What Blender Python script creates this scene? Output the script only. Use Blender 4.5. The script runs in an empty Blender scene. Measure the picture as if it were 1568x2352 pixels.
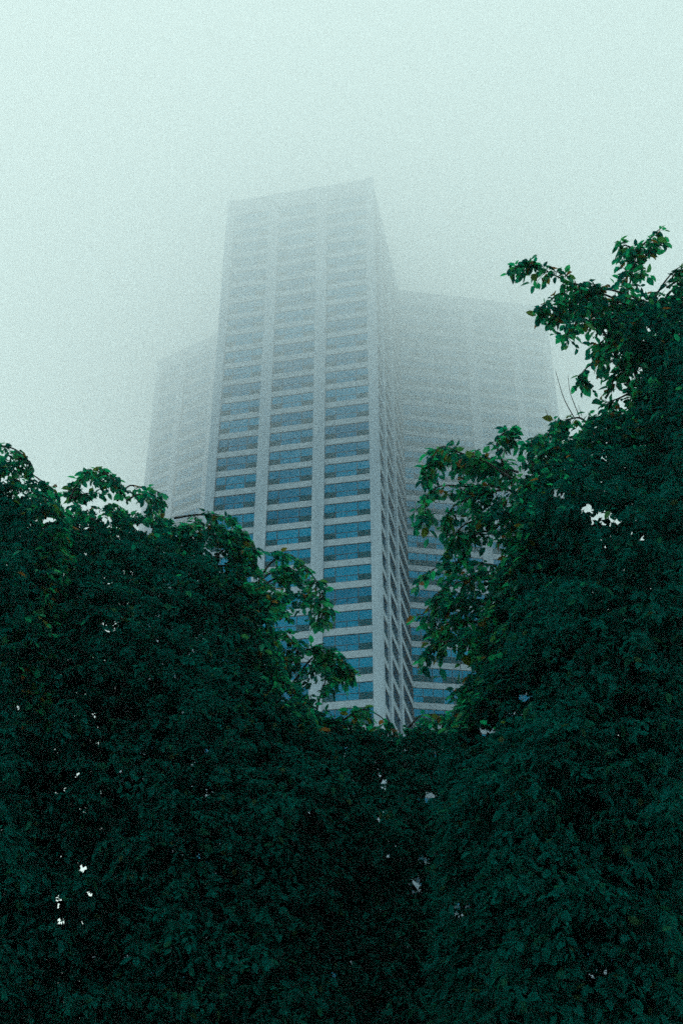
import bpy, bmesh, math, random
import numpy as np
from mathutils import Vector, Matrix

random.seed(7)
rng = np.random.default_rng(11)
scene = bpy.context.scene
COL = scene.collection

# ------------------------------------------------------------------ camera
FPX, CX, CY = 2480.0, 784.0, 1176.0          # focal length and centre in a 1568 x 2352 frame
PITCH = math.radians(31.4)
CAM = np.array([0.0, 0.0, 1.6])
FW = np.array([0, math.cos(PITCH), math.sin(PITCH)])
UP = np.array([0, -math.sin(PITCH), math.cos(PITCH)])
RT = np.array([1.0, 0, 0])


def at(x, y, Y):
    """world point seen at picture position (x, y), Y metres in front of the viewer"""
    x = np.asarray(x, float); y = np.asarray(y, float); Y = np.asarray(Y, float)
    d = FW[None] + ((x - CX) / FPX).reshape(-1, 1) * RT + ((CY - y) / FPX).reshape(-1, 1) * UP
    return CAM + d * (Y.reshape(-1, 1) / d[:, 1:2])


def proj(P):
    q = P - CAM
    d = q @ FW
    return CX + FPX * (q @ RT) / d, CY - FPX * (q @ UP) / d


cam = bpy.data.cameras.new('camera')
cam.sensor_fit = 'VERTICAL'
cam.sensor_height = 36.0
cam.lens = FPX / 2352 * 36.0
cam.clip_start = 0.1
cam.clip_end = 20000
co = bpy.data.objects.new('camera', cam)
co.location = CAM
co.rotation_euler = (math.radians(90) + PITCH, 0, 0)
COL.objects.link(co)
scene.camera = co

# ------------------------------------------------------------------ helpers
def tag(o, label=None, cat=None, group=None, kind=None):
    if label: o['label'] = label
    if cat: o['category'] = cat
    if group: o['group'] = group
    if kind: o['kind'] = kind
    return o


def empty(name, loc):
    o = bpy.data.objects.new(name, None)
    o.location = loc
    COL.objects.link(o)
    return o


class MB:
    """collects boxes into one mesh"""
    def __init__(self):
        self.v = []; self.f = []; self.m = []

    def box(self, x0, x1, y0, y1, z0, z1, mi=0):
        n = len(self.v)
        self.v += [(x0, y0, z0), (x1, y0, z0), (x1, y1, z0), (x0, y1, z0),
                   (x0, y0, z1), (x1, y0, z1), (x1, y1, z1), (x0, y1, z1)]
        for q in ((0, 3, 2, 1), (4, 5, 6, 7), (0, 1, 5, 4), (1, 2, 6, 5), (2, 3, 7, 6), (3, 0, 4, 7)):
            self.f.append([n + i for i in q]); self.m.append(mi)

    def prism(self, pts, z0, z1, mi=0):
        n = len(self.v); k = len(pts)
        self.v += [(p[0], p[1], z0) for p in pts] + [(p[0], p[1], z1) for p in pts]
        self.f.append([n + i for i in range(k)][::-1]); self.m.append(mi)
        self.f.append([n + k + i for i in range(k)]); self.m.append(mi)
        for i in range(k):
            j = (i + 1) % k
            self.f.append([n + i, n + j, n + k + j, n + k + i]); self.m.append(mi)

    def mesh(self, name, *mats):
        me = bpy.data.meshes.new(name)
        me.from_pydata(self.v, [], self.f)
        for m in mats: me.materials.append(m)
        me.polygons.foreach_set('material_index', self.m)
        me.update()
        return me


def link(name, me, parent=None, loc=(0, 0, 0), rz=0.0):
    o = bpy.data.objects.new(name, me)
    o.location = loc
    o.rotation_euler = (0, 0, rz)
    o.parent = parent
    COL.objects.link(o)
    return o


# ------------------------------------------------------------------ materials
def mat(name):
    m = bpy.data.materials.new(name)
    m.use_nodes = True
    nt = m.node_tree
    return m, nt, nt.nodes['Principled BSDF'], nt.nodes['Material Output']


def concrete(name, c0, c1):
    m, nt, p, out = mat(name)
    tc = nt.nodes.new('ShaderNodeTexCoord')
    mp = nt.nodes.new('ShaderNodeMapping')
    mp.inputs['Scale'].default_value = (0.5, 0.5, 0.06)          # rain streaks run down the face
    nz = nt.nodes.new('ShaderNodeTexNoise'); nz.inputs['Scale'].default_value = 1.6
    nz.inputs['Detail'].default_value = 5
    rp = nt.nodes.new('ShaderNodeValToRGB')
    rp.color_ramp.elements[0].position = 0.32; rp.color_ramp.elements[0].color = (*c0, 1)
    rp.color_ramp.elements[1].position = 0.68; rp.color_ramp.elements[1].color = (*c1, 1)
    nt.links.new(tc.outputs['Object'], mp.inputs['Vector'])
    nt.links.new(mp.outputs['Vector'], nz.inputs['Vector'])
    nt.links.new(nz.outputs['Fac'], rp.inputs['Fac'])
    nt.links.new(rp.outputs['Color'], p.inputs['Base Color'])
    p.inputs['Roughness'].default_value = 0.85
    return m


M_CONC = concrete('pale_concrete', (0.265, 0.35, 0.425), (0.33, 0.42, 0.495))
M_PIL = concrete('pilaster_concrete', (0.265, 0.36, 0.445), (0.33, 0.43, 0.515))
M_CORE = concrete('inner_wall', (0.10, 0.11, 0.12), (0.14, 0.15, 0.16))

M_GLASS, nt, p, out = mat('blue_reflective_glass')
oi = nt.nodes.new('ShaderNodeObjectInfo')
rp = nt.nodes.new('ShaderNodeValToRGB')
rp.color_ramp.elements[0].color = (0.001, 0.105, 0.195, 1)
rp.color_ramp.elements[1].color = (0.002, 0.168, 0.290, 1)
tc = nt.nodes.new('ShaderNodeTexCoord')
nz = nt.nodes.new('ShaderNodeTexNoise'); nz.inputs['Scale'].default_value = 0.35
mx = nt.nodes.new('ShaderNodeMath'); mx.operation = 'ADD'
m2 = nt.nodes.new('ShaderNodeMath'); m2.operation = 'MULTIPLY_ADD'
m2.inputs[1].default_value = 0.9; m2.inputs[2].default_value = -0.45
nt.links.new(tc.outputs['Object'], nz.inputs['Vector'])
nt.links.new(nz.outputs['Fac'], m2.inputs[0])
nt.links.new(m2.outputs[0], mx.inputs[0]); nt.links.new(oi.outputs['Random'], mx.inputs[1])
nt.links.new(mx.outputs[0], rp.inputs['Fac'])
nt.links.new(rp.outputs['Color'], p.inputs['Base Color'])
p.inputs['Metallic'].default_value = 0.9
p.inputs['Roughness'].default_value = 0.12
p.inputs['Specular IOR Level'].default_value = 0.3
p.inputs['Specular Tint'].default_value = (0.03, 0.42, 0.62, 1)

M_PANEL, nt, p, out = mat('dark_opening_panel')
p.inputs['Base Color'].default_value = (0.003, 0.060, 0.085, 1)
p.inputs['Metallic'].default_value = 0.3
p.inputs['Roughness'].default_value = 0.45
p.inputs['Specular IOR Level'].default_value = 0.2
p.inputs['Specular Tint'].default_value = (0.03, 0.4, 0.5, 1)
M_FRAME, nt, p, out = mat('dark_window_frame')
p.inputs['Base Color'].default_value = (0.012, 0.03, 0.045, 1)
p.inputs['Roughness'].default_value = 0.45


def leaf_mat(name, stops, trans, spec, through=1.4):
    m, nt, p, out = mat(name)
    g = nt.nodes.new('ShaderNodeNewGeometry')
    rp = nt.nodes.new('ShaderNodeValToRGB')
    cr = rp.color_ramp
    while len(cr.elements) < len(stops): cr.elements.new(0.5)
    for e, (pos, c) in zip(cr.elements, stops):
        e.position = pos; e.color = (*c, 1)
    nt.links.new(g.outputs['Random Per Island'], rp.inputs['Fac'])
    nt.links.new(rp.outputs['Color'], p.inputs['Base Color'])
    p.inputs['Roughness'].default_value = 0.42
    p.inputs['Specular IOR Level'].default_value = spec
    tr = nt.nodes.new('ShaderNodeBsdfTranslucent')
    br = nt.nodes.new('ShaderNodeMix'); br.data_type = 'RGBA'; br.blend_type = 'MULTIPLY'
    br.inputs['Factor'].default_value = 1.0
    br.inputs['B'].default_value = (through * .9, through * 1.05, through * .9, 1)
    nt.links.new(rp.outputs['Color'], br.inputs['A'])
    nt.links.new(br.outputs['Result'], tr.inputs['Color'])
    mx = nt.nodes.new('ShaderNodeMixShader'); mx.inputs['Fac'].default_value = trans
    nt.links.new(p.outputs['BSDF'], mx.inputs[1]); nt.links.new(tr.outputs['BSDF'], mx.inputs[2])
    nt.links.new(mx.outputs[0], out.inputs['Surface'])
    return m


M_LEAF = leaf_mat('leaves', [(0.0, (0.0006, 0.088, 0.078)), (0.5, (0.0008, 0.095, 0.082)), (0.92, (0.001, 0.104, 0.084)),
                             (0.985, (0.012, 0.115, 0.060)), (1.0, (0.05, 0.07, 0.028))], 0.5, 0.0, 1.0)
M_LEAF_TIP = leaf_mat('backlit_leaves', [(0.0, (0.001, 0.10, 0.085)), (0.40, (0.003, 0.20, 0.11)), (0.80, (0.010, 0.32, 0.12)),
                                       (0.94, (0.06, 0.10, 0.018)), (0.985, (0.17, 0.07, 0.02))], 0.55, 0.15, 1.6)  # brighter greens paint skylight coming through the outer leaves; a few leaves orange
M_BARK, nt, p, out = mat('bark')
nz = nt.nodes.new('ShaderNodeTexNoise'); nz.inputs['Scale'].default_value = 9; nz.inputs['Detail'].default_value = 6
rp = nt.nodes.new('ShaderNodeValToRGB')
rp.color_ramp.elements[0].color = (0.010, 0.014, 0.013, 1); rp.color_ramp.elements[1].color = (0.026, 0.032, 0.030, 1)
nt.links.new(nz.outputs['Fac'], rp.inputs['Fac']); nt.links.new(rp.outputs['Color'], p.inputs['Base Color'])
p.inputs['Roughness'].default_value = 0.9

# ------------------------------------------------------------------ ground
M_GR, nt, p, out = mat('pale_bounce_ground')  # unseen ground, made pale to bounce light onto fog, tower and leaves
nz = nt.nodes.new('ShaderNodeTexNoise'); nz.inputs['Scale'].default_value = 0.4; nz.inputs['Detail'].default_value = 8
tc = nt.nodes.new('ShaderNodeTexCoord'); nt.links.new(tc.outputs['Object'], nz.inputs['Vector'])
rp = nt.nodes.new('ShaderNodeValToRGB')
rp.color_ramp.elements[0].color = (0.26, 0.27, 0.27, 1); rp.color_ramp.elements[1].color = (0.36, 0.37, 0.36, 1)
nt.links.new(nz.outputs['Fac'], rp.inputs['Fac']); nt.links.new(rp.outputs['Color'], p.inputs['Base Color'])
p.inputs['Roughness'].default_value = 0.95
g = MB(); S = 450
g.v = [(-S, -S, 0), (S, -S, 0), (S, S, 0), (-S, S, 0)]; g.f = [[0, 1, 2, 3]]; g.m = [0]
tag(link('ground', g.mesh('ground', M_GR)), 'unseen ground under the trees, made pale to bounce light up', 'ground', kind='structure')

# ------------------------------------------------------------------ office tower
YAW = math.radians(11.97)
WING = math.radians(21.3)
W, SIDE, WL = 29.6, 32.8, 34.0
TOP = 171.6
FL, Z0, WH = 3.98, 1.37, 2.83            # storey height, first sill, window height
NF = 42
A = Vector((6.03, 150.0, 0))
dl = Vector((-math.cos(YAW), math.sin(YAW), 0)); dr = Vector((math.sin(YAW), math.cos(YAW), 0))
Bc = A + dl * W; Cc = A + dr * SIDE; B2 = Bc + dr * SIDE
wr = Vector((math.cos(WING - YAW), math.sin(WING - YAW), 0))
wl = Vector((-math.cos(WING + YAW), math.sin(WING + YAW), 0))
RE = Cc + wr * WL; LE = B2 + wl * WL
nr = Vector((-wr.y, wr.x, 0)); nl = Vector((wl.y, -wl.x, 0))   # inward normals of the wings
tower = empty('office_tower', (A + dl * W / 2 + dr * SIDE / 2))
tag(tower, 'tall pale concrete office tower with blue ribbon windows, its top fading into fog', 'office tower')
T0 = tower.location


def tl(name, me, o, rz):
    return link(name, me, tower, Vector(o) - T0, rz)


# solid inner walls: the projecting bay and the two wings, 0.6 m behind the face
DEP = 24.0
w = MB()
i = 0.6
w.prism([(Bc - dl * i + dr * i).xy, (A + dl * i + dr * i).xy, (Cc + dl * i).xy, (B2 - dl * i).xy], 0, TOP - 3.0)
w.prism([(Cc + nr * i).xy, (RE - wr * i + nr * i).xy, (RE - wr * i + nr * (DEP - i)).xy, (Cc + nr * DEP).xy], 0, TOP - 3.1)
w.prism([(LE - wl * i + nl * i).xy, (B2 + nl * i).xy, (B2 + nl * DEP).xy, (LE - wl * i + nl * (DEP - i)).xy], 0, TOP - 3.2)
w.prism([(B2 - dr * 0.5).xy, (Cc - dr * 0.5).xy, (Cc + nr * DEP).xy, (B2 + nl * DEP).xy], 0, TOP - 3.3)
w.v = [(v[0] - T0.x, v[1] - T0.y, v[2]) for v in w.v]
link('wall', w.mesh('wall', M_CORE), tower)
r = MB()
r.prism([(Bc - dl * i + dr * i).xy, (A + dl * i + dr * i).xy, (Cc + dl * i).xy, (B2 - dl * i).xy], TOP - 2.4, TOP - 1.9)
r.prism([(Cc + nr * i).xy, (RE - wr * i + nr * i).xy, (RE - wr * i + nr * (DEP - i)).xy, (Cc + nr * DEP).xy], TOP - 2.5, TOP - 2.0)
r.prism([(LE - wl * i + nl * i).xy, (B2 + nl * i).xy, (B2 + nl * DEP).xy, (LE - wl * i + nl * (DEP - i)).xy], TOP - 2.6, TOP - 2.1)
r.v = [(v[0] - T0.x, v[1] - T0.y, v[2]) for v in r.v]
link('roof', r.mesh('roof', M_CONC), tower)

# faces: start point at the left end seen from outside, direction, length, bays, pilasters, pane columns
FACES = {
    'front': (Bc, -dl, W, [(1.3, 8.65), (10.7, 18.45), (20.5, 28.3)], [(8.65, 10.7), (18.45, 20.5)], 'quad'),
    'side': (A, dr, SIDE, [(1.0, 6.6), (8.5, 17.2), (19.3, 32.75)], [(6.6, 8.5), (17.2, 19.3)], 'strip'),
    'right': (Cc, wr, WL, [(0.05, 14.9), (16.9, 25.2), (26.9, 32.6)], [(14.9, 16.9), (25.2, 26.9)], 'strip'),
    'left': (LE, -wl, WL, [(1.4, 7.1), (8.8, 17.1), (19.1, 33.95)], [(7.1, 8.8), (17.1, 19.1)], 'strip'),
    'hidden_side': (B2, -dr, SIDE, [(0.05, 13.5), (15.6, 24.3), (26.2, 31.8)], [(13.5, 15.6), (24.3, 26.2)], 'strip'),
    'right_end': (RE, nr, DEP, [(1.4, 11.0), (13.0, 22.6)], [(11.0, 13.0)], 'strip'),
    'left_end': (LE + nl * DEP, -nl, DEP, [(1.4, 11.0), (13.0, 22.6)], [(11.0, 13.0)], 'strip'),
}
GZ = 0.14      # glass set back behind the spandrel face


def window_meshes(wd, style, var):
    """glass, frame and lower opening panels of one ribbon window, x 0..wd, z 0..WH"""
    gl, fr, pn = MB(), MB(), []
    gl.box(0, wd, GZ, GZ + 0.05, 0, WH)
    t = 0.055
    fr.box(0, wd, GZ - 0.06, GZ - 0.004, 0, 0.09); fr.box(0, wd, GZ - 0.06, GZ - 0.004, WH - 0.09, WH)
    rr = random.Random(var)
    if style == 'quad':
        c = [0, wd * .245, wd * .72, wd]
        zt = WH * .40
        for x in c[1:3]: fr.box(x - t, x + t, GZ - 0.063, GZ - 0.003, 0.09, WH - 0.09)
        fr.box(c[1] + t, c[2] - t, GZ - 0.058, GZ - 0.005, zt - .04, zt + .04)
        xm = (c[1] + c[2]) / 2
        fr.box(xm - .045, xm + .045, GZ - 0.058, GZ - 0.005, 0.09, zt - .04)
        for a, b in ((c[0], c[1] - t), (c[2] + t, c[3])):
            pn.append(MB()); pn[-1].box(a, b, GZ - 0.05, GZ - 0.006, 0.09, zt + .06)
    else:
        n = max(2, round(wd / 1.77)); st = wd / n
        zt = WH * .44
        for q in range(1, n): fr.box(q * st - t, q * st + t, GZ - 0.063, GZ - 0.003, 0.09, WH - 0.09)
        fr.box(0, wd, GZ - 0.058, GZ - 0.005, zt - .05, zt + .05)
        for q in range(n):
            if rr.random() < 0.85:
                pn.append(MB()); pn[-1].box(q * st + t, (q + 1) * st - t, GZ - 0.05, GZ - 0.006, 0.09, zt - .05)
    return gl.mesh('window', M_GLASS), fr.mesh('frame', M_FRAME), [q.mesh('opening_panel', M_PANEL) for q in pn]


rest_win = []
win_cache = {}


def add_window(face, bi, k):
    o, u, L, bays, pil, style = FACES[face]
    x0, x1 = bays[bi]
    var = (k * 7 + bi * 3) % 4
    key = (face, bi, var)
    if key not in win_cache: win_cache[key] = window_meshes(x1 - x0, style, var * 11 + bi)
    gl, fr, pn = win_cache[key]
    p0 = o + u * x0 + Vector((0, 0, Z0 + FL * k))
    rz = math.atan2(u.y, u.x)
    wo = tl('window', gl, p0, rz)
    link('frame', fr, wo)
    for q in pn: link('opening_panel', q, wo)


def add_merged(face, bi, k, mb):
    """the same window, collected for the many that hardly show"""
    o, u, L, bays, pil, style = FACES[face]
    x0, x1 = bays[bi]
    var = (k * 7 + bi * 3) % 4
    key = (face, bi, var)
    if key not in win_cache: win_cache[key] = window_meshes(x1 - x0, style, var * 11 + bi)
    p0 = o + u * x0 + Vector((0, 0, Z0 + FL * k)) - T0
    rz = math.atan2(u.y, u.x); c, s = math.cos(rz), math.sin(rz)
    gl, fr, pn = win_cache[key]
    for mi, me in [(0, gl), (1, fr)] + [(2, q) for q in pn]:
        n = len(mb.v)
        mb.v += [(p0.x + c * v.co.x - s * v.co.y, p0.y + s * v.co.x + c * v.co.y, p0.z + v.co.z) for v in me.vertices]
        for f in me.polygons:
            mb.f.append([n + q for q in f.vertices]); mb.m.append(mi)


single = set()
for k in range(15, NF):
    for bi in range(3): single.add(('front', bi, k))
for k in range(15, 34): single.add(('right', 0, k))
single = set(sorted(single)[:100]) if len(single) > 100 else single
mb = MB()
for face in FACES:
    for bi in range(len(FACES[face][3])):
        for k in range(NF):
            if (face, bi, k) in single: add_window(face, bi, k)
            else: add_merged(face, bi, k, mb)
tag(link('window_rows', mb.mesh('window_rows', M_GLASS, M_FRAME, M_PANEL), tower), kind='stuff')

band_single = {('front', k) for k in range(15, 42)} | {('right', k) for k in range(16, 42)} | \
              {('side', k) for k in range(15, 38)} | {('left', k) for k in range(22, 42)}
rest = MB()
band_cache = {}
for face, (o, u, L, bays, pil, style) in FACES.items():
    rz = math.atan2(u.y, u.x)
    for k in range(NF):
        if (face, k) in band_single:
            if face not in band_cache:
                b = MB(); b.box(0.04, L - 0.04, 0, 0.52, -(FL - WH), 0); band_cache[face] = b.mesh('spandrel', M_CONC)
            tl('spandrel', band_cache[face], o + Vector((0, 0, Z0 + FL * k)), rz)
        else:
            b = MB(); b.box(0.04, L - 0.04, 0, 0.52, Z0 + FL * k - (FL - WH), Z0 + FL * k)
            c, s = math.cos(rz), math.sin(rz); p0 = o - T0; n = len(rest.v)
            rest.v += [(p0.x + c * v[0] - s * v[1], p0.y + s * v[0] + c * v[1], v[2]) for v in b.v]
            rest.f += [[n + q for q in f] for f in b.f]; rest.m += b.m
    for (a, b_) in pil:
        q = MB(); q.box(a, b_, -0.3, 0.47, 0, TOP - 4.0)
        tl('pilaster', q.mesh('pilaster', M_PIL), o, rz)
    q = MB(); q.box(0.03, L - 0.03, -0.02, 0.7, Z0 + FL * NF - (FL - WH), TOP)
    tl('parapet', q.mesh('parapet', M_CONC), o, rz)
tag(link('spandrel_bands', rest.mesh('spandrel_bands', M_CONC), tower), kind='stuff')
# corner pilasters wrap round their corner
rzF = math.atan2(-dl.y, -dl.x)
q = MB(); q.box(-1.3, 0.28, -0.31, 1.0, 0, TOP + 0.02); tl('pilaster', q.mesh('pilaster', M_PIL), A, rzF)
q = MB(); q.box(-0.28, 1.3, -0.31, 1.0, 0, TOP + 0.02); tl('pilaster', q.mesh('pilaster', M_PIL), Bc, rzF)
q = MB(); q.box(-1.4, 0.28, -0.31, 1.4, 0, TOP + 0.02); tl('pilaster', q.mesh('pilaster', M_PIL), RE, math.atan2(wr.y, wr.x))
q = MB(); q.box(-0.28, 1.4, -0.31, 1.4, 0, TOP + 0.02); tl('pilaster', q.mesh('pilaster', M_PIL), LE, math.atan2(-wl.y, -wl.x))


# ------------------------------------------------------------------ trees
def nrm(a):
    return a / np.maximum(np.linalg.norm(a, axis=-1, keepdims=True), 1e-9)


def build_mesh(name, V, faces_list, mats, mat_idx=None):
    """V (n,3); faces_list: list of (m,k) int arrays"""
    me = bpy.data.meshes.new(name)
    me.vertices.add(len(V)); me.vertices.foreach_set('co', V.astype(np.float32).ravel())
    nl_ = sum(f.size for f in faces_list); nf = sum(len(f) for f in faces_list)
    me.loops.add(nl_); me.polygons.add(nf)
    me.loops.foreach_set('vertex_index', np.concatenate([f.ravel() for f in faces_list]).astype(np.int32))
    st = []; c = 0
    for f in faces_list:
        st.append(c + np.arange(len(f)) * f.shape[1]); c += f.size
    me.polygons.foreach_set('loop_start', np.concatenate(st).astype(np.int32))
    for m in mats: me.materials.append(m)
    if mat_idx is not None: me.polygons.foreach_set('material_index', np.concatenate(mat_idx).astype(np.int32))
    me.update(calc_edges=True)
    return me


def tubes(paths):
    """paths: list of (points (n,3), radii (n)) -> verts, quads"""
    V, F = [], []; n0 = 0
    for P, R, sides in paths:
        P = np.asarray(P, float); n = len(P)
        T = nrm(np.gradient(P, axis=0))
        ref = np.array([0.31, 0.17, 0.93]); 
        a = nrm(np.cross(T, ref)); b = np.cross(T, a)
        ang = np.arange(sides) * 2 * math.pi / sides
        ring = P[:, None] + np.asarray(R)[:, None, None] * (np.cos(ang)[None, :, None] * a[:, None] + np.sin(ang)[None, :, None] * b[:, None])
        V.append(ring.reshape(-1, 3))
        i, j = np.meshgrid(np.arange(n - 1), np.arange(sides), indexing='ij')
        j2 = (j + 1) % sides
        q = np.stack([i * sides + j, i * sides + j2, (i + 1) * sides + j2, (i + 1) * sides + j], -1).reshape(-1, 4) + n0
        F.append(q); n0 += n * sides
    return np.concatenate(V), np.concatenate(F)


def smooth(P, n):
    """Catmull-Rom through the points, n samples"""
    P = np.asarray(P, float)
    E_ = np.vstack([2 * P[0] - P[1], P, 2 * P[-1] - P[-2]])
    t = np.linspace(0, len(P) - 1 - 1e-6, n); i = t.astype(int); f = (t - i)[:, None]
    p0, p1, p2, p3 = E_[i], E_[i + 1], E_[i + 2], E_[i + 3]
    return .5 * (2 * p1 + (p2 - p0) * f + (2 * p0 - 5 * p1 + 4 * p2 - p3) * f ** 2 + (3 * p1 - p0 - 3 * p2 + p3) * f ** 3)


def sprays(O, Dv, L, droop, m, leaf, mi, wide=.255):
    """leaves of many twigs: O origins, Dv directions, L lengths; returns leaf verts (N,6,3) and material index"""
    N = len(O)
    t = (np.arange(m)[None] + rng.uniform(.2, .9, (N, m))) / m
    P = O[:, None] + Dv[:, None] * (L[:, None] * t)[..., None]
    P[..., 2] -= droop[:, None] * L[:, None] * t ** 2
    side = nrm(np.cross(Dv, np.array([0, 0, 1.0])) + 1e-6)
    sg = np.where((np.arange(m) % 2)[None] == 0, 1.0, -1.0) * np.ones((N, 1))
    a = Dv[:, None] * rng.uniform(.2, .8, (N, m, 1)) + side[:, None] * (sg * rng.uniform(.35, 1.0, (N, m)))[..., None]
    a = a + rng.normal(0, .28, (N, m, 3))
    a[..., 2] -= rng.uniform(.15, 1.15, (N, m))
    a = nrm(a)
    nn = rng.normal(0, .55, (N, m, 3)); nn[..., 2] += 1.0
    b = nrm(np.cross(a, nn)); c = np.cross(b, a)
    ll = leaf * rng.uniform(.5, 1.28, (N, m)); ww = ll * wide * rng.uniform(.82, 1.18, (N, m))
    P, a, b, c = [q.reshape(-1, 3) for q in (P, a, b, c)]
    ll = ll.reshape(-1, 1); ww = ww.reshape(-1, 1)
    P = P + a * ll * .12
    fold = ww * .35
    bend = ll * rng.uniform(-.02, .12, ll.shape)
    V = np.stack([P, P + a * ll * .34 + b * ww + c * fold, P + a * ll * .72 + b * ww * .78 + c * (fold * .8 - bend * .6),
                  P + a * ll - c * bend * 1.6, P + a * ll * .72 - b * ww * .78 + c * (fold * .8 - bend * .6), P + a * ll * .34 - b * ww + c * fold], 1)
    return V, np.full(len(V), mi)


def in_poly(px, py, poly):
    ins = np.zeros(len(px), bool); n = len(poly)
    for i in range(n):
        x0, y0 = poly[i]; x1, y1 = poly[(i + 1) % n]
        c = ((y0 > py) != (y1 > py)) & (px < (x1 - x0) * (py - y0) / ((y1 - y0) if y1 != y0 else 1e-9) + x0)
        ins ^= c
    return ins


def edge_dist(px, py, poly):
    d = np.full(len(px), 1e9); n = len(poly)
    for i in range(n):
        x0, y0 = poly[i]; x1, y1 = poly[(i + 1) % n]
        vx, vy = x1 - x0, y1 - y0
        t = np.clip(((px - x0) * vx + (py - y0) * vy) / (vx * vx + vy * vy + 1e-9), 0, 1)
        d = np.minimum(d, np.hypot(px - x0 - t * vx, py - y0 - t * vy))
    return d


# gaps between limbs where the air behind shows through
GAPS = [(1380, 1188, 40, 15, 0), (1345, 1172, 22, 13, 0), (1408, 1196, 22, 14, 0), (1275, 1138, 18, 14, 0), (1470, 1243, 9, 14, 0), (1525, 1338, 10, 5, 0),
        (1390, 1055, 12, 5, 0), (1325, 988, 12, 7, 0), (1435, 1530, 14, 4, 0),
        (46, 1628, 9, 8, 0), (262, 1772, 16, 8, 0), (175, 1785, 6, 6, 0), (4, 1902, 9, 18, 0), (128, 1995, 8, 9, 0), (188, 1995, 12, 9, 0),
        (8, 2057, 8, 6, 0), (135, 2075, 9, 14, 0), (207, 2055, 6, 8, 0), (140, 2115, 8, 9, 0), (190, 2122, 7, 6, 0), (216, 2199, 6, 5, 0), (146, 2235, 6, 4, 0),
        (196, 1117, 22, 10, 0), (246, 1195, 14, 13, 0), (330, 1212, 22, 10, 0), (345, 1225, 10, 10, 0), (112, 1195, 14, 7, 0), (144, 1318, 5, 4, 0), (40, 1135, 14, 8, 0),
        (515, 1290, 20, 16, 0), (495, 1262, 26, 8, 0), (585, 1330, 20, 8, 0),
        (975, 1972, 26, 10, 0), (955, 2030, 12, 26, 0), (1050, 2085, 42, 10, 0), (1045, 2103, 22, 9, 0), (985, 1830, 22, 12, 0),
        (1378, 2232, 30, 10, 0), (1360, 2250, 26, 10, 0), (1395, 2212, 12, 14, 0), (1380, 2300, 22, 6, 0), (1345, 2190, 8, 9, 0),
        (780, 2205, 30, 8, 0), (770, 2240, 22, 8, 0), (1120, 1680, 22, 8, 0), (1180, 1640, 22, 8, 0), (1205, 1600, 16, 7, 0),
        (880, 1795, 8, 12, 0), (715, 1865, 6, 6, 0), (700, 1520, 18, 12, 0), (735, 1570, 10, 24, 0), (660, 1600, 16, 14, 0)]


def hole_mask(C):
    x, y = proj(C)
    keep = np.ones(len(C), bool); jit = rng.normal(.85, .5, len(C))
    for gx, gy, rx, ry, _ in GAPS:
        pad = 6 if gx > 690 and gy > 1780 else 4
        keep &= ((x - gx) / (rx + pad)) ** 2 + ((y - gy) / (ry + pad)) ** 2 > jit
    return keep


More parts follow.
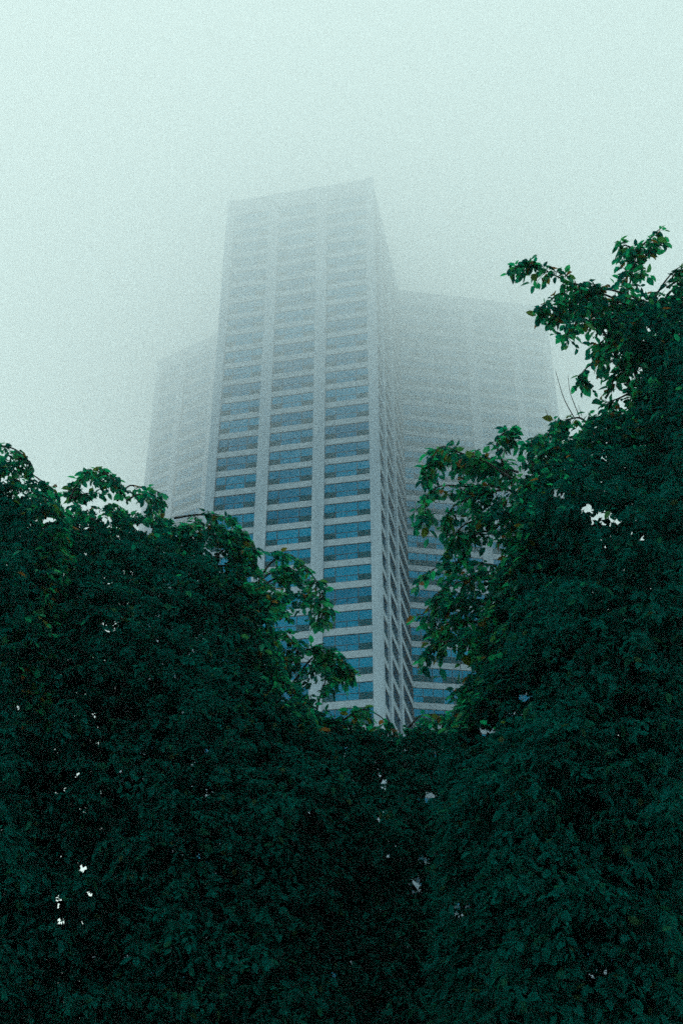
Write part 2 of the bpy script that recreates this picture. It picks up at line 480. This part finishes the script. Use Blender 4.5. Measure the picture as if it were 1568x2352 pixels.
def tree(label, base_px, Y0, trunk_top, cores, runs, leaf=0.145, limbs=(), twigs=(), trunk_r=0.2):
    bx = at([base_px], [1600], [Y0])[0][0]
    root = empty('broadleaf_tree', (bx, Y0, 0))
    tag(root, label, 'tree', 'trees in front of the tower')
    off = np.array([bx, Y0, 0.0])
    # trunk
    top = np.asarray(at([trunk_top[0]], [trunk_top[1]], [Y0])[0])
    P = smooth([(bx, Y0, -0.1), (bx + .12, Y0 + .05, top[2] * .3), (bx * .6 + top[0] * .4 - .1, Y0 - .05, top[2] * .65), top], 24)
    R = np.linspace(trunk_r, trunk_r * .18, 24); R[0] *= 1.5; R[1] *= 1.15
    V, F = tubes([(P, R, 12)])
    link('trunk', build_mesh('trunk', V - off, [F], [M_BARK]), root)
    for lp in limbs:                                   # big limbs from the trunk into the crown
        e = at([lp[0]], [lp[1]], [Y0 + lp[2]])[0]
        s = P[int(np.clip(np.searchsorted(P[:, 2], e[2] - 2.2 - .35 * abs(e[0] - bx)), 5, 20))]
        mid = (s + e) / 2 + np.array([0, 0, .35])
        Q = smooth([s, mid, e], 14)
        V, F = tubes([(Q, np.linspace(trunk_r * .26, .010, 14), 7)])
        link('limb', build_mesh('limb', V - off, [F], [M_BARK]), root)
    leaves, mats = [], []
    tw = []
    for poly, dens, thick in cores:
        poly = list(poly)
        xs = np.array([q[0] for q in poly]); ys = np.array([q[1] for q in poly])
        area = .5 * abs(np.dot(xs, np.roll(ys, 1)) - np.dot(ys, np.roll(xs, 1)))
        n = int(area * dens)
        nn = int(n * (np.ptp(xs) * np.ptp(ys)) / area)
        px = rng.uniform(xs.min(), xs.max(), nn); py = rng.uniform(ys.min(), ys.max(), nn)
        k = in_poly(px, py, poly); px, py = px[k], py[k]
        d = edge_dist(px, py, poly)
        k = d > rng.uniform(0, 26, len(d)); px, py, d = px[k], py[k], d[k]
        th = np.minimum(thick, .3 + d * .011)
        ph = rng.uniform(0, 6.28, 6)                       # boughs bulge forward and sink back
        lump = (np.sin(px / 61 + ph[0] + 1.3 * np.sin(py / 83 + ph[1])) + np.sin(py / 47 + ph[2] + 1.5 * np.sin(px / 97 + ph[3])) + np.sin((px + py) / 38 + ph[4])) / 3
        Yd = Y0 + rng.uniform(-1, 1, len(px)) * th + lump * np.minimum(d / 60, 1) * .45
        O = at(px, py, Yd)
        D = rng.normal(0, 1, O.shape); D[:, 2] = D[:, 2] * .35 + .12
        # twigs lean away from the trunk
        out = O - np.array([bx, Y0, 0]); out[:, 2] = 0
        D = nrm(D + nrm(out) * .6)
        L = rng.uniform(.3, .62, len(O)) * np.where(d < 40, .7, 1)
        V, m = sprays(O - D * L[:, None] * .4, D, L, rng.uniform(.2, .8, len(O)), 13, leaf * .95, 0)
        # leaves nearest the outline take the brighter green painted as backlight
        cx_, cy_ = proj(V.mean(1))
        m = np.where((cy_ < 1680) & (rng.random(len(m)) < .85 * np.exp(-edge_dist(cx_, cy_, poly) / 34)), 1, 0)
        leaves.append(V); mats.append(m)
    for run in runs:
        pts, dy = run[0], run[1]
        w_ = run[2] if len(run) > 2 else 1.0
        pts = np.array(pts, float)
        Yr = Y0 + dy + np.linspace(0, rng.uniform(-.5, .5), len(pts))
        Q = smooth(at(pts[:, 0], pts[:, 1], Yr), 30)
        Ltot = np.linalg.norm(np.diff(Q, axis=0), axis=1).sum()
        tw.append([(Q, np.linspace(.022, .005, 30), 5)])
        n = max(4, int(Ltot / .085 * w_))
        tt = np.sort(rng.uniform(.12, 1, n)) * 28.99
        i = tt.astype(int); O = Q[i] + (Q[i + 1] - Q[i]) * (tt - i)[:, None]
        T = nrm(Q[i + 1] - Q[i])
        sd = nrm(np.cross(T, np.array([0, 0, 1.0])))
        sgn = np.where(np.arange(n) % 2 == 0, 1.0, -1.0)[:, None]
        D = T * rng.uniform(.3, 1.0, (n, 1)) + sd * sgn * rng.uniform(.2, 1.0, (n, 1)) + rng.normal(0, .3, (n, 3))
        D[:, 2] += rng.uniform(-.5, .35, n)
        D = nrm(D)
        L = rng.uniform(.14, .34, n) * np.linspace(1.15, .7, n)
        dp = rng.uniform(.3, 1.0, n)
        V, m = sprays(O, D, L, dp, 6, leaf * 1.16, 1, .275)
        leaves.append(V); mats.append(np.where(rng.random(len(m)) < .7, 1, 0))
        for q in range(n):
            s_ = np.linspace(0, 1, 4)[:, None]
            tp = O[q] + D[q] * L[q] * s_
            tp[:, 2] -= dp[q] * L[q] * s_[:, 0] ** 2
            tw[-1].append((tp, [.007, .006, .005, .003], 3))
        # a bare leader with its last leaves
    V = np.concatenate(leaves); m = np.concatenate(mats)
    k = hole_mask(V.mean(1)); V = V[k]; m = m[k]
    n = len(V)
    i0 = (np.arange(n) * 6)[:, None]
    f1 = i0 + np.array([[0, 5, 4, 3]]); f2 = i0 + np.array([[0, 3, 2, 1]])
    F = np.stack([f1, f2], 1).reshape(-1, 4)
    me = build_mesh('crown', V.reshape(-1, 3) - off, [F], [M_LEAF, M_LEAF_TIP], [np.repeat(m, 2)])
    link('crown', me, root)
    for one in tw:
        V, F = tubes(one)
        link('twig', build_mesh('twig', V - off, [F], [M_BARK]), root)
    for tp, rad in twigs:
        tp = np.array(tp, float)
        Q = smooth(at(tp[:, 0], tp[:, 1], np.full(len(tp), Y0 + .3)), 16)
        V, F = tubes([(Q, np.linspace(rad, rad * .45, 16), 5)])
        link('bare_twig', build_mesh('bare_twig', V - off, [F], [M_BARK]), root)
    print('tree', label[:20], n, 'leaves')
    return root


DN = 0.0110
# tall tree on the right, its top limbs reaching over the tower's far wing
tree('tallest leafy tree, on the right, with bare twigs and a lone upright top shoot', 1500, 14.0, (1540, 900),
     [([(1400, 700), (1437, 676), (1501, 664), (1568, 640), (1720, 600), (1720, 2480), (1010, 2480), (1005, 2000), (1015, 1720), (1050, 1650), (1058, 1560), (1095, 1515),
        (1080, 1470), (1105, 1420), (1125, 1360), (1140, 1310), (1175, 1262), (1170, 1195), (1175, 1125), (1205, 1075), (1222, 1056), (1228, 1012), (1265, 1002),
        (1285, 978), (1333, 962), (1345, 945), (1377, 936), (1421, 932), (1438, 886), (1450, 862), (1426, 822), (1406, 782), (1394, 726)], DN, 2.4),
      ([(1275, 640), (1340, 648), (1450, 668), (1460, 850), (1425, 830), (1385, 775), (1350, 730), (1300, 718)], DN * .38, .6),
      ([(1000, 1122), (1070, 1108), (1180, 1105), (1240, 1130), (1240, 1330), (1140, 1262), (1095, 1200), (1045, 1160)], DN * .22, .7),
      ([(1000, 1040), (1060, 1036), (1130, 1048), (1200, 1100), (1130, 1112), (1050, 1090)], DN * .22, .5),
      ([(990, 1310), (1060, 1285), (1150, 1290), (1160, 1530), (1080, 1490), (1010, 1480), (985, 1410)], DN * .13, .7)],
     [([(1190, 1085), (1130, 1068), (1075, 1052)], 0, 1.2), ([(1420, 720), (1350, 690), (1290, 700), (1270, 730)], .2, 1.3), ([(1440, 800), (1400, 800), (1372, 822)], -.1, 1.3),
      ([(1460, 850), (1420, 860), (1400, 890)], .1, 1.2), ([(1450, 700), (1400, 690), (1340, 672)], -.3, 1.5), ([(1450, 900), (1420, 915), (1390, 925)], 0, 1.2),
      ([(1500, 700), (1400, 665), (1341, 658), (1293, 642), (1245, 618), (1213, 606), (1174, 614)], -.2, 1.1),
      ([(1420, 690), (1360, 668), (1300, 668), (1262, 690), (1238, 708)], 0, 1.2),
      ([(1440, 720), (1380, 700), (1330, 705), (1296, 722)], .3, 1.0),
      ([(1440, 740), (1381, 734), (1325, 742), (1295, 774)], -.3, 1.1),
      ([(1440, 745), (1400, 770), (1376, 790), (1366, 812)], .2, 1.0),
      ([(1480, 830), (1441, 822), (1393, 834), (1357, 838), (1337, 858), (1334, 882)], 0, .9),
      ([(1436, 690), (1448, 640), (1458, 596), (1466, 562)], .1, 1.7), ([(1440, 680), (1437, 630), (1440, 595)], .3, 1.1),
      ([(1462, 575), (1482, 556), (1504, 540), (1521, 550)], 0, 1.1), ([(1462, 580), (1440, 565), (1415, 567)], .1, 1.2), ([(1466, 600), (1485, 585), (1495, 570)], .1, 1.1),
      ([(1492, 705), (1520, 655), (1550, 620), (1580, 605)], .1, 1.1), ([(1530, 660), (1560, 645), (1590, 660)], -.1, 1.0),
      # lower left limb, its sprays hanging before the tower
      ([(1180, 1120), (1152, 1060), (1140, 1020), (1152, 998), (1168, 992), (1184, 1010)], -.1, 1.0),
      ([(1175, 1100), (1110, 1058), (1060, 1042), (1015, 1026), (990, 1060), (978, 1104)], -.3, 1.25),
      ([(1160, 1095), (1100, 1050), (1040, 1045), (1000, 1035)], .1, 1.2),
      ([(1185, 1130), (1120, 1115), (1080, 1118), (1012, 1116), (976, 1145), (978, 1185)], 0, 1.2),
      ([(1150, 1125), (1090, 1140), (1040, 1165), (1022, 1195)], -.2, 1.1),
      ([(1160, 1160), (1100, 1190), (1060, 1210), (1034, 1246)], .2, 1.2), ([(1140, 1220), (1095, 1225), (1060, 1262)], 0, 1.0),
      ([(1140, 1300), (1080, 1292), (1020, 1296), (973, 1320)], -.2, 1.15), ([(1130, 1330), (1060, 1335), (1005, 1362)], .1, 1.1),
      ([(1120, 1390), (1050, 1380), (1000, 1395), (968, 1412)], 0, 1.2), ([(1110, 1430), (1040, 1430), (985, 1480)], .1, 1.2),
      ([(1120, 1480), (1060, 1470), (1000, 1478), (980, 1496)], -.2, 1.2),
      ([(1230, 1090), (1218, 1050), (1222, 1010), (1240, 1000)], 0, 1.0), ([(1360, 985), (1330, 960), (1290, 970), (1262, 990)], .1, 1.1)],
     limbs=[(1350, 700, 0), (1420, 760, -.4), (1560, 700, .3), (1300, 1020, .2), (1200, 1110, -.2), (1160, 1300, 0), (1600, 1100, .5), (1150, 1450, .4)],
     twigs=[([(1318, 960), (1297, 922), (1286, 891), (1275, 852)], .009), ([(1330, 958), (1317, 926), (1308, 900), (1303, 862)], .008),
            ([(1272, 984), (1260, 961), (1251, 940)], .008), ([(1335, 955), (1331, 944), (1327, 930)], .006)],
     trunk_r=.26)
# left tree
tree('broad leafy tree left of the tower, with a small domed sprig on its skyline', 300, 16.5, (320, 1260),
     [([(60, 1240), (150, 1160), (235, 1150), (290, 1155), (345, 1170), (400, 1178), (440, 1192), (500, 1194), (545, 1215), (572, 1250), (580, 1300), (600, 1335), (640, 1350),
        (640, 1410), (636, 1480), (665, 1560), (725, 1640), (800, 1760), (820, 2480), (-60, 2480), (-60, 1400)], DN, 2.4), ([(168, 1108), (200, 1074), (245, 1082), (292, 1122), (262, 1134), (205, 1106)], DN * .35, .3)],
     [([(160, 1150), (174, 1118), (196, 1092), (232, 1078), (262, 1096)], 0, 1.5), ([(160, 1150), (170, 1120), (180, 1100), (205, 1076)], .2, 1.2),
      ([(235, 1082), (262, 1102), (285, 1125)], .1, 1.2), ([(165, 1145), (196, 1134), (230, 1132)], 0, .7),
      ([(270, 1150), (284, 1128), (302, 1115), (336, 1123), (364, 1130), (373, 1148)], .1, .9), ([(290, 1150), (318, 1136), (345, 1145), (362, 1166)], -.1, .7),
      ([(400, 1190), (460, 1182), (520, 1192), (560, 1225), (582, 1260)], -.2, 1.3), ([(480, 1200), (540, 1230), (575, 1270), (588, 1310)], 0, 1.0),
      ([(500, 1300), (560, 1300), (600, 1330), (640, 1360)], 0, .9)],
     limbs=[(200, 1170, 0), (420, 1200, .3), (540, 1240, -.2), (100, 1350, .2), (560, 1400, .3)], trunk_r=.24)
# tree at the left edge
tree('round topped tree at the far left edge of the wood, arched leafy shoot on top', -40, 15.0, (-30, 1150),
     [([(-130, 1000), (-20, 1030), (20, 1052), (55, 1090), (100, 1118), (140, 1150), (165, 1200), (150, 1320), (110, 1500), (120, 1800), (90, 2480), (-150, 2480)], DN, 2.0)],
     [([(-40, 1050), (0, 1026), (30, 1030), (56, 1048), (75, 1072)], 0, .9), ([(0, 1060), (50, 1076), (90, 1100), (130, 1128)], .1, 1.0)],
     limbs=[(40, 1120, 0), (-60, 1100, .3), (90, 1250, -.2)], trunk_r=.2)
# low tree in the middle
tree('low leafy tree below the tower corner, two drooping sprays crossing its facade', 790, 18.0, (800, 1720),
     [([(570, 1430), (640, 1440), (672, 1500), (690, 1570), (730, 1600), (745, 1632), (800, 1630), (860, 1648), (895, 1672), (940, 1656), (1045, 1650), (1080, 1720), (1080, 2480), (570, 2480)], DN * 1.05, 2.2),
      ([(600, 1335), (640, 1310), (700, 1335), (735, 1380), (700, 1405), (640, 1420), (600, 1400)], DN * .42, .8),
      ([(650, 1560), (690, 1505), (745, 1492), (792, 1520), (802, 1552), (745, 1580), (735, 1625), (680, 1610)], DN * .3, .5)],
     [([(598, 1325), (625, 1290), (660, 1272), (698, 1300), (732, 1345), (744, 1385), (738, 1425)], -.1, 1.4), ([(610, 1340), (660, 1320), (705, 1345), (720, 1400)], .1, 1.3),
      ([(600, 1330), (650, 1300), (690, 1320)], .2, 1.2),
      ([(640, 1560), (690, 1500), (740, 1490), (782, 1512), (804, 1545)], 0, 1.5), ([(680, 1560), (720, 1510), (760, 1520), (790, 1550)], .2, 1.3),
      ([(720, 1660), (735, 1600), (748, 1560), (745, 1530)], .1, .8), ([(600, 1500), (640, 1450), (675, 1480), (690, 1520)], 0, 1.0),
      ([(780, 1660), (830, 1630), (872, 1645), (892, 1668)], 0, 1.2), ([(930, 1680), (965, 1645), (1010, 1642), (1040, 1650)], 0, 1.2)],
     limbs=[(760, 1640, -.2), (960, 1680, .2), (640, 1700, -.3)], trunk_r=.2)

# ------------------------------------------------------------------ haze: fog that thickens with height
HZ0, HZ1 = -1.0, 178.0
hz = MB(); hz.box(-460, 460, -460, 460, HZ0, HZ1)
M_HZ = bpy.data.materials.new('fog_air'); M_HZ.use_nodes = True
nt = M_HZ.node_tree; nt.nodes.clear()
out = nt.nodes.new('ShaderNodeOutputMaterial')
pv = nt.nodes.new('ShaderNodeVolumePrincipled')
pv.inputs['Color'].default_value = (0.964, 0.983, 0.992, 1)
pv.inputs['Anisotropy'].default_value = 0.55
geo = nt.nodes.new('ShaderNodeNewGeometry')
sp = nt.nodes.new('ShaderNodeSeparateXYZ')
mr = nt.nodes.new('ShaderNodeMapRange'); mr.interpolation_type = 'SMOOTHSTEP'
mr.inputs['From Min'].default_value = 84; mr.inputs['From Max'].default_value = 126
mr.inputs['To Min'].default_value = 0.0003; mr.inputs['To Max'].default_value = 0.0250
nt.links.new(geo.outputs['Position'], sp.inputs['Vector']); nt.links.new(sp.outputs['Z'], mr.inputs['Value'])
nt.links.new(mr.outputs['Result'], pv.inputs['Density'])
nt.links.new(pv.outputs['Volume'], out.inputs['Volume'])
tag(link('haze', hz.mesh('haze', M_HZ)), 'pale blue fog thickening upwards round the tower', 'haze', kind='stuff')

# ------------------------------------------------------------------ light
SUN_EL, SUN_AZ = math.radians(52), math.radians(-105)       # azimuth from the view direction, to the left
world = bpy.data.worlds.new('World'); scene.world = world; world.use_nodes = True
nt = world.node_tree
bg = nt.nodes['Background']
sky = nt.nodes.new('ShaderNodeTexSky'); sky.sky_type = 'NISHITA'; sky.sun_disc = False
sky.sun_elevation = SUN_EL; sky.sun_rotation = SUN_AZ
sky.air_density = 1.0; sky.dust_density = 6.0; sky.ozone_density = 1.0
oc = nt.nodes.new('ShaderNodeMix'); oc.data_type = 'RGBA'
oc.inputs['Factor'].default_value = 0.88
oc.inputs['B'].default_value = (5.9, 7.5, 6.9, 1)           # even overcast
nt.links.new(sky.outputs['Color'], oc.inputs['A'])
nt.links.new(oc.outputs['Result'], bg.inputs['Color'])
bg.inputs['Strength'].default_value = 0.15
sun = bpy.data.lights.new('sun', 'SUN'); sun.energy = 0.6; sun.angle = math.radians(20); sun.color = (1, .97, .92)
so = bpy.data.objects.new('sun', sun); COL.objects.link(so)
d = Vector((math.sin(SUN_AZ) * math.cos(SUN_EL), math.cos(SUN_AZ) * math.cos(SUN_EL), math.sin(SUN_EL)))
so.rotation_euler = d.to_track_quat('Z', 'Y').to_euler()
so.location = (-40, -20, 60)

scene.view_settings.view_transform = 'Standard'
scene.view_settings.look = 'None'
scene.view_settings.exposure = 0.09
scene.view_settings.gamma = 1.0
cy = scene.cycles
cy.use_denoising = False
cy.max_bounces = 14; cy.diffuse_bounces = 4; cy.glossy_bounces = 2; cy.transmission_bounces = 6
cy.volume_bounces = 12; cy.transparent_max_bounces = 4
cy.sample_clamp_indirect = 3.0
cy.volume_step_rate = 0.1
cy.volume_max_steps = 256
